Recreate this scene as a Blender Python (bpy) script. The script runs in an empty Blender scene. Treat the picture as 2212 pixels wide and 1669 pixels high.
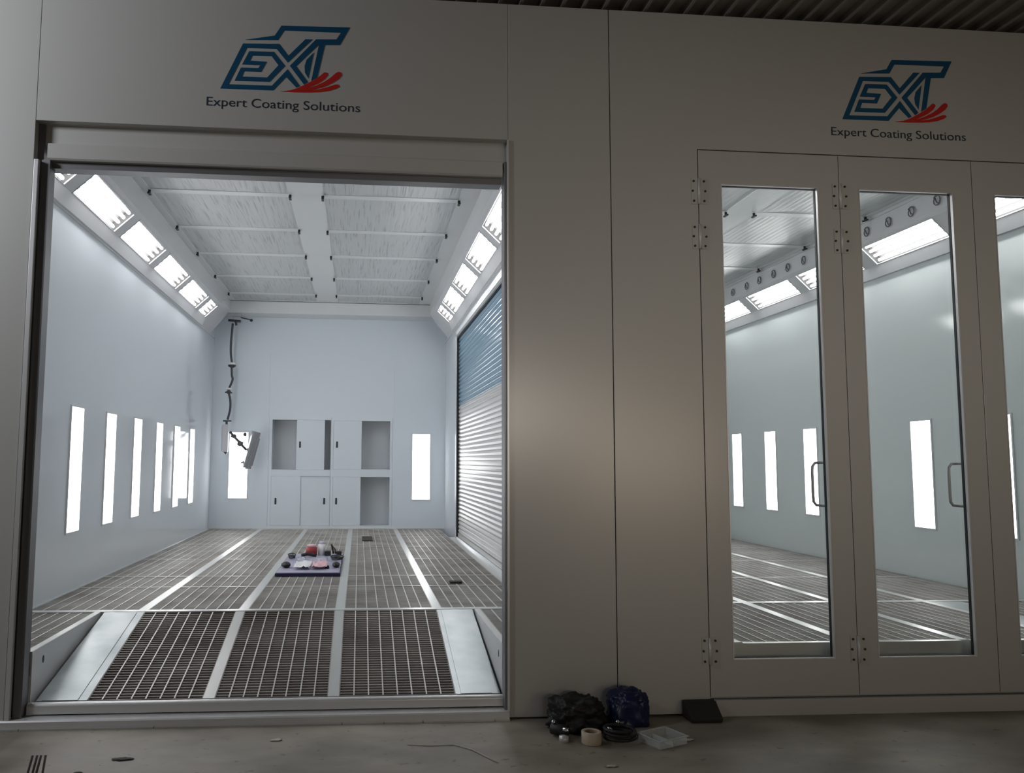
import bpy, bmesh, math, random
from math import sin, cos, pi, radians
from mathutils import Vector, Matrix
from mathutils.geometry import tessellate_polygon
from mathutils import noise as mnoise

random.seed(7)
scene = bpy.context.scene
COL = scene.collection

# ------------------------------------------------------------------ camera
YAW, PITCH, ROLL = 0.0845, 0.0912, 0.0074
FPX, PPX, PPY = 1716.72, 923.507, 840.283
cam_data = bpy.data.cameras.new('camera')
cam = bpy.data.objects.new('camera', cam_data)
COL.objects.link(cam)
fw = Vector((cos(PITCH) * sin(YAW), cos(PITCH) * cos(YAW), sin(PITCH)))
rt0 = Vector((cos(YAW), -sin(YAW), 0))
up0 = rt0.cross(fw)
rt = rt0 * cos(ROLL) + up0 * sin(ROLL)
up = up0 * cos(ROLL) - rt0 * sin(ROLL)
cam.matrix_world = Matrix(((rt.x, up.x, -fw.x, 0), (rt.y, up.y, -fw.y, -5.0757),
                           (rt.z, up.z, -fw.z, 1.6), (0, 0, 0, 1)))
cam_data.sensor_fit = 'HORIZONTAL'
cam_data.sensor_width = 36
cam_data.lens = FPX * 36 / 2212
cam_data.shift_x = (1106 - PPX) / 2212
cam_data.shift_y = (PPY - 834.5) / 2212
cam_data.clip_end = 200
scene.camera = cam

# ------------------------------------------------------------------ world, hall windows and added fills, exposure
world = bpy.data.worlds.new('world')
scene.world = world
world.use_nodes = True
world.node_tree.nodes['Background'].inputs[0].default_value = (0.40, 0.385, 0.33, 1)
world.node_tree.nodes['Background'].inputs[1].default_value = 0.09
scene.view_settings.view_transform = 'Standard'
scene.view_settings.look = 'None'
scene.view_settings.gamma = 1
scene.view_settings.exposure = 0.0
scene.view_settings.use_curve_mapping = False


P_LEFT_FILL, P_BAND_FILL, P_WIN = 188.0, 11.5, 24.0


def area(name, loc, target, sx, sy, power, color):
    d = bpy.data.lights.new(name, 'AREA')
    d.shape = 'RECTANGLE'; d.size = sx; d.size_y = sy
    d.energy = power; d.color = color
    o = bpy.data.objects.new(name, d)
    COL.objects.link(o)
    o.location = loc
    o.rotation_euler = (Vector(target) - Vector(loc)).to_track_quat('-Z', 'Y').to_euler()
    return o


# added fills for the facade, and two warm lit windows in the far wall
area('facade_left_fill', (-5.0, -2.2, 4.3), (-5.0, 0, 4.3), 1.4, 0.8, P_LEFT_FILL, (0.90, 0.93, 1.0))  # unseen cool light added for the facade's brighter upper left
band = area('facade_band_fill', (3.0, -10.5, 2.5), (3.0, 0, 2.4), 5.5, 0.7, P_BAND_FILL, (1.0, 0.90, 0.79))  # unseen warm band added to brighten the facade at mid-height
band.data.spread = radians(34)
area('hall_window_daylight', (5.4, -12, 1.7), (1.0, 0, 1.7), 0.8, 1.8, P_WIN, (1.0, 0.80, 0.58))
area('hall_window_daylight', (6.9, -12, 1.7), (1.5, 0, 1.7), 1.3, 1.6, P_WIN * 1.2, (1.0, 0.80, 0.58))

TUBE_STRENGTH = 17.0
PANEL_STRENGTH = 6.5


# ------------------------------------------------------------------ materials
def mat(name, color, rough=0.5, metal=0.0, emit=None, strength=0, alpha=None, spec=0.5, coat=0):
    m = bpy.data.materials.new(name)
    m.use_nodes = True
    b = m.node_tree.nodes['Principled BSDF']
    b.inputs['Base Color'].default_value = (*color, 1)
    b.inputs['Roughness'].default_value = rough
    b.inputs['Metallic'].default_value = metal
    b.inputs['Specular IOR Level'].default_value = spec
    if coat:
        b.inputs['Coat Weight'].default_value = coat
        b.inputs['Coat Roughness'].default_value = 0.05
    if emit:
        b.inputs['Emission Color'].default_value = (*emit, 1)
        b.inputs['Emission Strength'].default_value = strength
    if alpha is not None:
        b.inputs['Alpha'].default_value = alpha
    return m


def noise_color(m, c1, c2, scale=3.0, detail=6, stretch=(1, 1, 1), bump=0.0, lo=0.35, hi=0.65, rough=None):
    nt = m.node_tree
    b = nt.nodes['Principled BSDF']
    tc = nt.nodes.new('ShaderNodeTexCoord')
    mp = nt.nodes.new('ShaderNodeMapping')
    mp.inputs['Scale'].default_value = stretch
    no = nt.nodes.new('ShaderNodeTexNoise')
    no.inputs['Scale'].default_value = scale
    no.inputs['Detail'].default_value = detail
    rp = nt.nodes.new('ShaderNodeValToRGB')
    rp.color_ramp.elements[0].position = lo
    rp.color_ramp.elements[1].position = hi
    rp.color_ramp.elements[0].color = (*c1, 1)
    rp.color_ramp.elements[1].color = (*c2, 1)
    nt.links.new(tc.outputs['Object'], mp.inputs[0])
    nt.links.new(mp.outputs[0], no.inputs[0])
    nt.links.new(no.outputs[0], rp.inputs[0])
    nt.links.new(rp.outputs[0], b.inputs['Base Color'])
    if bump:
        bp = nt.nodes.new('ShaderNodeBump')
        bp.inputs['Strength'].default_value = bump
        bp.inputs['Distance'].default_value = 0.02
        nt.links.new(no.outputs[0], bp.inputs['Height'])
        nt.links.new(bp.outputs[0], b.inputs['Normal'])
    if rough:
        mr = nt.nodes.new('ShaderNodeMapRange')
        mr.inputs['To Min'].default_value = rough[0]
        mr.inputs['To Max'].default_value = rough[1]
        nt.links.new(no.outputs[0], mr.inputs[0])
        nt.links.new(mr.outputs[0], b.inputs['Roughness'])
    return m


M = {}
M['facade'] = mat('painted_facade_steel', (0.47, 0.465, 0.445), 0.25, spec=0.75)
M['booth'] = mat('booth_white_paint', (0.655, 0.705, 0.745), 0.09)
M['booth2'] = mat('second_booth_paint', (0.655, 0.71, 0.70), 0.09)
M['booth_back'] = mat('booth_back_paint', (0.64, 0.70, 0.75), 0.36)
M['booth_trim'] = mat('booth_white_trim', (0.66, 0.68, 0.69), 0.25)
M['cove'] = mat('cove_white_paint', (0.62, 0.63, 0.64), 0.22)
M['film'] = mat('ceiling_filter_film', (0.50, 0.52, 0.52), 0.33)
M['fframe'] = mat('ceiling_frame_paint', (0.62, 0.64, 0.64), 0.3)
M['alu'] = mat('brushed_aluminium', (0.66, 0.66, 0.66), 0.35, 0.35)
M['alu_dark'] = mat('dark_door_rail_steel', (0.20, 0.20, 0.21), 0.4, 0.5)  # dark grey of the rail channels and bottom seal
M['galv'] = noise_color(mat('galvanised_plate', (0.55, 0.58, 0.58), 0.3, 0.75), (0.29, 0.325, 0.33), (0.42, 0.45, 0.455), 3, 3, rough=(0.26, 0.42))
M['strip'] = mat('floor_strip_steel', (0.60, 0.61, 0.59), 0.32, 0.5)
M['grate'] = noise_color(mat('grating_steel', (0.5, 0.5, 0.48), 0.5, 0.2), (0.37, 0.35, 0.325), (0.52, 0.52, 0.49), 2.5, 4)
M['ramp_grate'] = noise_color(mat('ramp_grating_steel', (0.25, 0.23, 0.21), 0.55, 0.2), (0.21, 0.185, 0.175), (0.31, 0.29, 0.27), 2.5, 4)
M['rod'] = mat('grating_rod_steel', (0.60, 0.59, 0.56), 0.45, 0.3)
M['pit'] = noise_color(mat('pit_filter_mat', (0.2, 0.17, 0.15), 0.9), (0.15, 0.12, 0.11), (0.27, 0.24, 0.22), 1.8, 5)
M['black'] = mat('black_rubber', (0.012, 0.012, 0.013), 0.5)
M['hinge_pin'] = mat('hinge_pin_steel', (0.62, 0.61, 0.60), 0.35, 0.2)
M['handle'] = mat('grey_handle_steel', (0.33, 0.33, 0.34), 0.35, 0.3)
M['darkscrew'] = mat('dark_screw', (0.02, 0.02, 0.02), 0.4)
M['diffuser'] = mat('wall_light_diffuser', (0.9, 0.9, 0.9), 0.3, emit=(1.0, 0.99, 1.0), strength=PANEL_STRENGTH)
M['tube'] = mat('fluorescent_tube', (0.9, 0.9, 0.9), 0.3, emit=(1.0, 0.99, 1.0), strength=TUBE_STRENGTH)
M['reflector'] = mat('lamp_reflector', (0.075, 0.075, 0.075), 0.6, spec=0.2)
M['blue_slat'] = mat('blue_shutter_slat', (0.20, 0.34, 0.45), 0.22)
M['white_slat'] = mat('white_shutter_slat', (0.60, 0.60, 0.59), 0.28)
M['logo_blue'] = mat('logo_blue', (0.004, 0.068, 0.150), 0.4)
M['logo_red'] = mat('logo_red', (0.50, 0.018, 0.012), 0.4)
M['logo_text'] = mat('logo_lettering', (0.020, 0.035, 0.055), 0.4)
M['roof'] = mat('roof_deck_steel', (0.30, 0.275, 0.25), 0.5)
M['niche'] = mat('cabinet_inside', (0.62, 0.66, 0.70), 0.4)
M['cordgrey'] = mat('dark_hose', (0.05, 0.06, 0.065), 0.5)
M['ir'] = mat('infrared_lamp_body', (0.30, 0.31, 0.33), 0.35, 0.3)
M['irlight'] = mat('pale_lamp_body', (0.50, 0.50, 0.53), 0.35)
M['darkmetal'] = mat('dark_steel', (0.07, 0.07, 0.075), 0.4, 0.4)
M['board'] = mat('lilac_board', (0.36, 0.36, 0.48), 0.4)
M['navy'] = mat('navy_edge', (0.006, 0.006, 0.05), 0.5)
M['red'] = mat('red_plastic', (0.30, 0.03, 0.035), 0.4)
M['white'] = mat('white_plastic', (0.78, 0.78, 0.80), 0.4)
M['pink'] = mat('pink_paper', (0.72, 0.45, 0.50), 0.6)
M['clearish'] = mat('pale_plastic_film', (0.62, 0.64, 0.72), 0.2, alpha=0.6)
M['bluebag'] = mat('blue_plastic_bag', (0.010, 0.018, 0.07), 0.35)
M['blackbag'] = mat('black_cloth_bag', (0.010, 0.010, 0.012), 0.6)
M['tape'] = mat('tape_beige', (0.50, 0.43, 0.33), 0.5)
M['tapecore'] = mat('tape_core', (0.22, 0.17, 0.12), 0.7)
M['chrome'] = mat('bright_metal', (0.8, 0.8, 0.8), 0.15, 1.0)
M['clearbox'] = mat('clear_box', (0.75, 0.80, 0.80), 0.12, alpha=0.28)
M['clearrim'] = mat('clear_box_rim', (0.62, 0.66, 0.64), 0.25, alpha=0.75)
M['rust'] = mat('brown_rod', (0.075, 0.06, 0.05), 0.5, 0.3)
M['mat'] = mat('dark_mat', (0.022, 0.02, 0.016), 0.7)
M['scrap'] = mat('pale_scrap', (0.5, 0.48, 0.44), 0.7)
M['clip'] = mat('grey_wire_clip', (0.16, 0.16, 0.16), 0.4, 0.3)

# clear glass for the door panes: transparent with a light surface reflection
gm = bpy.data.materials.new('clear_glass'); gm.use_nodes = True
nt = gm.node_tree; nt.nodes.clear()
out = nt.nodes.new('ShaderNodeOutputMaterial'); mixs = nt.nodes.new('ShaderNodeMixShader')
tr = nt.nodes.new('ShaderNodeBsdfTransparent'); tr.inputs[0].default_value = (0.97, 0.98, 0.975, 1)
gl = nt.nodes.new('ShaderNodeBsdfGlossy'); gl.inputs['Roughness'].default_value = 0.02
fr = nt.nodes.new('ShaderNodeFresnel'); fr.inputs[0].default_value = 1.5
geo = nt.nodes.new('ShaderNodeNewGeometry'); inv = nt.nodes.new('ShaderNodeMath'); inv.operation = 'SUBTRACT'; inv.inputs[0].default_value = 1
ml = nt.nodes.new('ShaderNodeMath'); ml.operation = 'MULTIPLY'
nt.links.new(geo.outputs['Backfacing'], inv.inputs[1]); nt.links.new(inv.outputs[0], ml.inputs[0]); nt.links.new(fr.outputs[0], ml.inputs[1])
nt.links.new(ml.outputs[0], mixs.inputs[0]); nt.links.new(tr.outputs[0], mixs.inputs[1])
nt.links.new(gl.outputs[0], mixs.inputs[2]); nt.links.new(mixs.outputs[0], out.inputs[0])
M['glass'] = gm

# concrete hall floor
cm = mat('worn_concrete', (0.2, 0.18, 0.15), 0.6)
noise_color(cm, (0.16, 0.14, 0.11), (0.37, 0.335, 0.28), 1.6, 9, stretch=(1, 1.8, 1), bump=0.15, lo=0.3, hi=0.7, rough=(0.3, 0.75))
nt = cm.node_tree; bs = nt.nodes['Principled BSDF']
ramp = [n for n in nt.nodes if n.type == 'VALTORGB'][0]
tc = [n for n in nt.nodes if n.type == 'TEX_COORD'][0]
n2 = nt.nodes.new('ShaderNodeTexNoise'); n2.inputs['Scale'].default_value = 14; n2.inputs['Detail'].default_value = 4
r2 = nt.nodes.new('ShaderNodeValToRGB'); r2.color_ramp.elements[0].position = 0.30; r2.color_ramp.elements[1].position = 0.36
r2.color_ramp.elements[0].color = (0.35, 0.33, 0.3, 1); r2.color_ramp.elements[1].color = (1, 1, 1, 1)
mx = nt.nodes.new('ShaderNodeMixRGB'); mx.blend_type = 'MULTIPLY'; mx.inputs[0].default_value = 0.6
nt.links.new(tc.outputs['Object'], n2.inputs[0]); nt.links.new(n2.outputs[0], r2.inputs[0])
nt.links.new(ramp.outputs[0], mx.inputs[1]); nt.links.new(r2.outputs[0], mx.inputs[2]); nt.links.new(mx.outputs[0], bs.inputs['Base Color'])
M['concrete'] = cm

# pleated film: fine broken dark streaks running into the depth
fm = M['film']; nt = fm.node_tree; bs = nt.nodes['Principled BSDF']
tc = nt.nodes.new('ShaderNodeTexCoord'); mp = nt.nodes.new('ShaderNodeMapping'); mp.inputs['Scale'].default_value = (55, 2.2, 1)
no = nt.nodes.new('ShaderNodeTexNoise'); no.inputs['Scale'].default_value = 1.0; no.inputs['Detail'].default_value = 3
rp = nt.nodes.new('ShaderNodeValToRGB')
rp.color_ramp.elements[0].position = 0.30; rp.color_ramp.elements[0].color = (0.31, 0.32, 0.32, 1)
rp.color_ramp.elements[1].position = 0.46; rp.color_ramp.elements[1].color = (0.48, 0.50, 0.50, 1)
bpn = nt.nodes.new('ShaderNodeBump'); bpn.inputs['Strength'].default_value = 0.22; bpn.inputs['Distance'].default_value = 0.012
nt.links.new(tc.outputs['Object'], mp.inputs[0]); nt.links.new(mp.outputs[0], no.inputs[0])
nt.links.new(no.outputs[0], rp.inputs[0]); nt.links.new(rp.outputs[0], bs.inputs['Base Color'])
nt.links.new(no.outputs[0], bpn.inputs['Height']); nt.links.new(bpn.outputs[0], bs.inputs['Normal'])


# ------------------------------------------------------------------ mesh helpers
class MB:
    def __init__(s):
        s.v = []; s.f = []; s.smooth = set()

    def quadmesh(s, vs, fs, smooth=False):
        n = len(s.v)
        s.v += [tuple(v) for v in vs]
        for f in fs:
            if smooth: s.smooth.add(len(s.f))
            s.f.append(tuple(i + n for i in f))
        return s

    def box(s, x0, x1, y0, y1, z0, z1):
        vs = [(x0, y0, z0), (x1, y0, z0), (x1, y1, z0), (x0, y1, z0), (x0, y0, z1), (x1, y0, z1), (x1, y1, z1), (x0, y1, z1)]
        return s.quadmesh(vs, [(0, 3, 2, 1), (4, 5, 6, 7), (0, 1, 5, 4), (1, 2, 6, 5), (2, 3, 7, 6), (3, 0, 4, 7)])

    def tbox(s, T, x0, x1, y0, y1, z0, z1):
        n = len(s.v)
        s.box(x0, x1, y0, y1, z0, z1)
        for i in range(n, len(s.v)):
            s.v[i] = tuple(T @ Vector(s.v[i]))
        return s

    def prism_y(s, prof, y0, y1):
        """closed (x, z) profile swept along y"""
        n = len(prof)
        vs = [(x, y0, z) for x, z in prof] + [(x, y1, z) for x, z in prof]
        fs = [(i, (i + 1) % n, n + (i + 1) % n, n + i) for i in range(n)]
        fs += [tuple(range(n))[::-1], tuple(range(n, 2 * n))]
        return s.quadmesh(vs, fs)

    def prism_x(s, prof, x0, x1):
        n = len(prof)
        vs = [(x0, y, z) for y, z in prof] + [(x1, y, z) for y, z in prof]
        fs = [(i, (i + 1) % n, n + (i + 1) % n, n + i) for i in range(n)]
        fs += [tuple(range(n))[::-1], tuple(range(n, 2 * n))]
        return s.quadmesh(vs, fs)

    def tube(s, pts, r, seg=8, caps=True, radii=None):
        pts = [Vector(p) for p in pts]
        rings = []
        prev = None
        for i, p in enumerate(pts):
            d = (pts[min(i + 1, len(pts) - 1)] - pts[max(i - 1, 0)])
            if d.length < 1e-9: d = Vector((0, 0, 1))
            d.normalize()
            if prev is None:
                a = d.orthogonal().normalized()
            else:
                a = (prev - d * prev.dot(d)).normalized()
            prev = a
            b = d.cross(a)
            rr = radii[i] if radii else r
            rings.append([p + (a * cos(2 * pi * k / seg) + b * sin(2 * pi * k / seg)) * rr for k in range(seg)])
        vs = [v for ring in rings for v in ring]
        fs = []
        for i in range(len(rings) - 1):
            for k in range(seg):
                fs.append((i * seg + k, i * seg + (k + 1) % seg, (i + 1) * seg + (k + 1) % seg, (i + 1) * seg + k))
        s.quadmesh(vs, fs, True)
        if caps:
            n = len(s.v) - len(vs)
            s.f.append(tuple(n + k for k in range(seg))[::-1])
            s.f.append(tuple(n + (len(rings) - 1) * seg + k for k in range(seg)))
        return s

    def lathe(s, c, prof, seg=24):
        """prof: (r, z) list around a vertical axis at c"""
        n = len(prof)
        vs = [(c[0] + r * cos(2 * pi * k / seg), c[1] + r * sin(2 * pi * k / seg), c[2] + z) for k in range(seg) for r, z in prof]
        fs = [(k * n + i, ((k + 1) % seg) * n + i, ((k + 1) % seg) * n + i + 1, k * n + i + 1) for k in range(seg) for i in range(n - 1)]
        return s.quadmesh(vs, fs, True)

    def blob(s, c, size, amp=0.2, freq=3.0, seed=0, flat=True, res=3, boxy=1.0):
        bm = bmesh.new()
        bmesh.ops.create_icosphere(bm, subdivisions=res, radius=1)
        vs = []
        for v in bm.verts:
            p = v.co.normalized()
            if boxy != 1.0: p = Vector([math.copysign(abs(q) ** boxy, q) for q in p])
            k = 1 + amp * mnoise.noise(p * freq + Vector((seed * 3.1, seed, 0))) + amp * 0.5 * mnoise.noise(p * freq * 2.6 + Vector((0, seed, 5)))
            q = Vector((c[0] + p.x * k * size[0], c[1] + p.y * k * size[1], c[2] + p.z * k * size[2]))
            if flat and q.z < 0.002: q.z = 0.002
            vs.append(q)
        bm.verts.index_update()
        fs = [tuple(v.index for v in f.verts) for f in bm.faces]
        bm.free()
        return s.quadmesh(vs, fs, True)

    def poly(s, outer, holes, y, th):
        """flat shape in the x,z plane, front at y, thickness th behind"""
        loops = [outer] + holes
        v3 = [[Vector((a, 0, b)) for a, b in L] for L in loops]
        flat = [p for L in loops for p in L]
        tris = tessellate_polygon(v3)
        n = len(flat)
        vs = [(a, y, b) for a, b in flat] + [(a, y + th, b) for a, b in flat]
        fs = [tuple(t) for t in tris] + [tuple(i + n for i in t)[::-1] for t in tris]
        o = 0
        for L in loops:
            m = len(L)
            for i in range(m):
                fs.append((o + i, o + (i + 1) % m, n + o + (i + 1) % m, n + o + i))
            o += m
        return s.quadmesh(vs, fs)

    def build(s, name, material, parent=None, bevel=0, origin=None, recalc=True):
        o0 = Vector(origin) if origin else Vector((0, 0, 0))
        me = bpy.data.meshes.new(name)
        me.from_pydata([tuple(Vector(v) - o0) for v in s.v], [], s.f)
        for i in s.smooth: me.polygons[i].use_smooth = True
        if recalc:
            bm = bmesh.new(); bm.from_mesh(me)
            bmesh.ops.recalc_face_normals(bm, faces=bm.faces)
            bm.to_mesh(me); bm.free()
        me.materials.append(material)
        o = bpy.data.objects.new(name, me)
        COL.objects.link(o)
        o.location = o0
        if parent:
            o.parent = parent
            o.location = o0 - WP(parent)
        if bevel:
            md = o.modifiers.new('bevel', 'BEVEL'); md.width = bevel; md.segments = 2; md.limit_method = 'ANGLE'
        return o


def WP(o):
    p = Vector(o.location)
    while o.parent:
        o = o.parent
        p += Vector(o.location)
    return p


def tag(o, label=None, cat=None, group=None, kind=None):
    if label: o['label'] = label
    if cat: o['category'] = cat
    if group: o['group'] = group
    if kind: o['kind'] = kind
    return o


def empty(name, loc, label=None, cat=None, group=None, kind=None):
    o = bpy.data.objects.new(name, None)
    o.empty_display_size = 0.1
    COL.objects.link(o)
    o.location = loc
    return tag(o, label, cat, group, kind)


def struct(name, mb, material, label=None, parent=None, bevel=0):
    o = mb.build(name, material, parent, bevel)
    if not parent: o['kind'] = 'structure'
    if label: o['label'] = label
    return o


ORD = ['first', 'second', 'third', 'fourth', 'fifth', 'sixth', 'seventh', 'eighth', 'ninth', 'tenth', 'eleventh', 'twelfth']

# ------------------------------------------------------------------ dimensions (metres; facade plane y=0, hall floor z=0)
OX0, OX1, OZ = -2.08, 0.956, 3.747           # roller door opening
B1L, B1R, BY, FZ, CZ = -2.58, 1.52, 9.07, 0.418, 4.34
B2L, B2R = 1.846, 5.946
DX0, DX1, DZ0, DZ1 = 2.264, 5.238, 0.1125, 3.735
LEAF = [(2.268, 3.268), (3.272, 4.247), (4.251, 5.234)]
WIN = [(2.421, 3.114), (3.408, 4.101), (4.4065, 5.10)]
WZ0, WZ1 = 0.342, 3.50
TOPZ = 4.70

# ------------------------------------------------------------------ hall shell
struct('floor', MB().box(-9, 11, -9, 0.06, -0.1, 0), M['concrete'], 'worn brown grey concrete floor in front of the booths')
rf = MB()
prof = []
x = -4.0
while x < 9.5:
    prof += [(x, 4.765), (x + 0.108, 4.765), (x + 0.114, 4.718), (x + 0.134, 4.718), (x + 0.140, 4.765)]
    x += 0.145
n = len(prof)
vs = [(a, -7.0, b) for a, b in prof] + [(a, 0.5, b) for a, b in prof] + [(a, -7.0, b + 0.004) for a, b in prof] + [(a, 0.5, b + 0.004) for a, b in prof]
fs = []
for i in range(n - 1):
    fs.append((i, i + 1, n + i + 1, n + i)); fs.append((2 * n + i, 3 * n + i, 3 * n + i + 1, 2 * n + i + 1))
rf.quadmesh(vs, fs)
o = rf.build('ceiling', M['roof'], recalc=False); tag(o, 'dark ribbed steel roof deck above the booths', kind='structure')

# ------------------------------------------------------------------ facade of painted panels
struct('wall_front', MB().box(-5.5, -2.085, 0, 0.06, 0, TOPZ), M['facade'], 'grey painted panel left of the roller door opening', bevel=0.002)
struct('wall_front', MB().box(-2.082, 0.9565, 0, 0.06, OZ, TOPZ), M['facade'], 'grey painted panel above the roller door opening', bevel=0.002)
struct('wall_front', MB().box(0.958, 1.654, 0, 0.06, 0.012, TOPZ), M['facade'], 'narrow grey panel right of the roller door opening', bevel=0.002)
w = MB().poly([(1.660, 0.012), (2.262, 0.012), (2.262, 3.738), (5.240, 3.738), (5.240, 0.012), (8.0, 0.012), (8.0, TOPZ), (1.660, TOPZ)], [], 0, 0.06)
struct('wall_front', w, M['facade'], 'grey painted panel around the glazed folding doors', bevel=0.002)
# inner skin of the front wall
inner = MB()
inner.box(-5.5, OX0 - 0.02, 0.062, 0.12, 0, TOPZ)
inner.box(OX0 - 0.02, OX1 + 0.02, 0.062, 0.12, OZ - 0.0, TOPZ)
inner.box(OX1 + 0.0, DX0 + 0.03, 0.062, 0.12, 0, TOPZ)
inner.box(DX0 + 0.03, DX1 - 0.03, 0.062, 0.12, 3.70, TOPZ)
inner.box(DX0 + 0.03, DX1 - 0.03, 0.062, 0.12, 0, 0.15)
inner.box(DX1 - 0.03, 8.0, 0.062, 0.12, 0, TOPZ)
struct('wall_front', inner, M['booth_trim'], 'inner skin of the front wall')
struct('trim_1', MB().box(2.285, 8.0, -0.035, 0.0, 0, 0.102), M['facade'], 'grey base plinth under the glazed doors', bevel=0.003)
# sill of the roller door opening, its top ledge and thin foot strips on the floor
sl = MB().prism_x([(-0.02, 0.0), (-0.02, 0.044), (-0.012, 0.052), (0.09, 0.052), (0.09, 0.0)], -2.13, 0.957)
struct('trim_2', sl, M['alu'], 'brushed steel sill under the roller door opening')
ft = MB()
for a, b in ((-2.14, -1.985), (-1.98, -1.205), (-1.20, -0.085), (-0.078, 0.17), (0.178, 0.41), (0.42, 0.86), (0.865, 0.957)):
    ft.box(a, b, -0.036, -0.021, 0.0, 0.010)
struct('trim_3', ft, M['strip'], 'thin pale foot strip along the sill')

# ------------------------------------------------------------------ roller door (rolled up) with housing and rails
rd = empty('roller_door', (-0.56, 0.08, 0.052), 'rolled up grey roller door in the wide left opening, housing and rails showing', 'roller door')
MB().prism_x([(0.075, OZ), (0.075, 3.615), (0.10, 3.60), (0.20, 3.60), (0.20, OZ)], OX0 + 0.002, OX1 - 0.002).build('housing', M['facade'], rd)
MB().prism_x([(0.035, 3.612), (0.030, 3.60), (0.030, 3.515), (0.04, 3.505), (0.19, 3.505), (0.19, 3.598), (0.07, 3.612)], OX0 + 0.065, OX1 - 0.03).build('bottom_rail', M['facade'], rd)
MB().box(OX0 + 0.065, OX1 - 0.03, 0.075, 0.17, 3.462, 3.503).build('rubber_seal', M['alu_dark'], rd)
r = MB().box(OX0 + 0.002, OX0 + 0.030, -0.012, 0.02, 0.052, 3.49).build('guide_rail', M['alu'], rd, 0.003)
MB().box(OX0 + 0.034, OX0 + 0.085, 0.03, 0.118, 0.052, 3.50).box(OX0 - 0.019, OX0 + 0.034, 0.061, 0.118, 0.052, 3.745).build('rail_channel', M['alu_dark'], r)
r = MB().box(OX1 - 0.008, OX1 + 0.006, -0.014, -0.001, 0.052, 3.742).build('guide_rail', M['alu'], rd, 0.002)
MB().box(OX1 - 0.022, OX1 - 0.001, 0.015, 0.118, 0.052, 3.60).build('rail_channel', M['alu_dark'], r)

# ------------------------------------------------------------------ logos
LOGO = {
'outer':[(-0.238,0.350),(-0.048,0.390),(-0.006,0.460),(0.444,0.473),(0.380,0.347),(0.281,0.342),(0.235,0.115),(0.196,0.091),(0.242,0.343),(0.096,0.187),(0.175,0.082),(0.150,0.063),(0.055,0.187),(0.222,0.378),(0.356,0.385),(0.385,0.433),(0.013,0.428),(-0.027,0.360)],
'cres':[(0.209,0.286),(0.163,0.234),(0.151,0.190),(0.154,0.146),(0.177,0.108),(0.192,0.192)],
'xleft':[(-0.252,0.324),(-0.018,0.334),(0.044,0.255),(0.152,0.375),(0.199,0.376),(0.041,0.209),(-0.033,0.298),(-0.226,0.296),(-0.338,0.041),(-0.058,0.046),(0.041,0.162),(0.123,0.052),(0.100,0.041),(0.033,0.110),(-0.049,0.014),(-0.389,0.011)],
'hexo':[(-0.210,0.274),(-0.051,0.277),(0.024,0.185),(-0.074,0.071),(-0.299,0.068),(-0.261,0.159),(-0.148,0.161),(-0.138,0.181),(-0.254,0.181)],
'hexh':[(-0.190,0.244),(-0.065,0.247),(-0.019,0.187),(-0.090,0.100),(-0.253,0.098),(-0.240,0.135),(-0.130,0.136),(-0.096,0.207),(-0.204,0.210)],
'ra':[(-0.003,0.010),(0.059,0.019),(0.110,0.038),(0.171,0.071),(0.223,0.103),(0.259,0.133),(0.282,0.154),(0.301,0.151),(0.305,0.137),(0.285,0.108),(0.244,0.077),(0.198,0.053),(0.152,0.029),(0.110,0.016)],
'rb':[(0.126,0.019),(0.177,0.039),(0.229,0.060),(0.280,0.087),(0.321,0.117),(0.352,0.148),(0.373,0.162),(0.391,0.157),(0.395,0.139),(0.376,0.114),(0.338,0.085),(0.286,0.057),(0.234,0.039),(0.183,0.025)],
'rc':[(-0.003,0.010),(0.110,0.018),(0.183,0.025),(0.245,0.035),(0.307,0.055),(0.353,0.073),(0.375,0.074),(0.382,0.061),(0.364,0.047),(0.318,0.029),(0.256,0.017),(0.183,0.011),(0.085,0.008)],
}


def text_mesh(body, height):
    cu = bpy.data.curves.new('t', 'FONT')
    cu.body = body; cu.size = 1; cu.fill_mode = 'FRONT'; cu.resolution_u = 4
    t = bpy.data.objects.new('t', cu); COL.objects.link(t)
    bpy.context.view_layer.update()
    me = bpy.data.meshes.new_from_object(t.evaluated_get(bpy.context.evaluated_depsgraph_get()))
    bpy.data.objects.remove(t); bpy.data.curves.remove(cu)
    return me


def logo(cx, z0, label):
    e = empty('wall_logo', (cx, 0, z0), label, 'logo', 'company logos on the facade')
    b = MB()
    for k in ('outer', 'cres', 'xleft'): b.poly(LOGO[k], [], -0.003, 0.0028)
    b.poly(LOGO['hexo'], [LOGO['hexh']], -0.003, 0.0028)
    o = b.build('emblem', M['logo_blue'], recalc=False); o.parent = e
    b = MB()
    b.poly(LOGO['ra'], [], -0.0034, 0.0028); b.poly(LOGO['rb'], [], -0.0042, 0.0036); b.poly(LOGO['rc'], [], -0.0038, 0.0032)
    o = b.build('red_stripes', M['logo_red'], recalc=False); o.parent = e
    for word, f0, f1 in (('Expert', 0.0, 0.259), ('Coating', 0.289, 0.596), ('Solutions', 0.627, 1.0)):
        me = text_mesh(word, 1)
        xs = [v.co.x for v in me.vertices]
        x0, x1 = min(xs), max(xs)
        for v in me.vertices:
            v.co = (-0.474 + 0.994 * (f0 + (f1 - f0) * (v.co.x - x0) / (x1 - x0)), -0.002, -0.1075 + v.co.y * 0.086)
        me.materials.clear(); me.materials.append(M['logo_text'])
        me.name = 'lettering'
        o = bpy.data.objects.new('lettering', me); COL.objects.link(o); o.parent = e
        o['label'] = 'dark lettering reading ' + word
    return e


logo(-0.55, 4.0, 'blue and red company logo above the open roller door')
logo(3.703, 3.985, 'blue and red company logo above the glazed folding doors')


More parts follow.
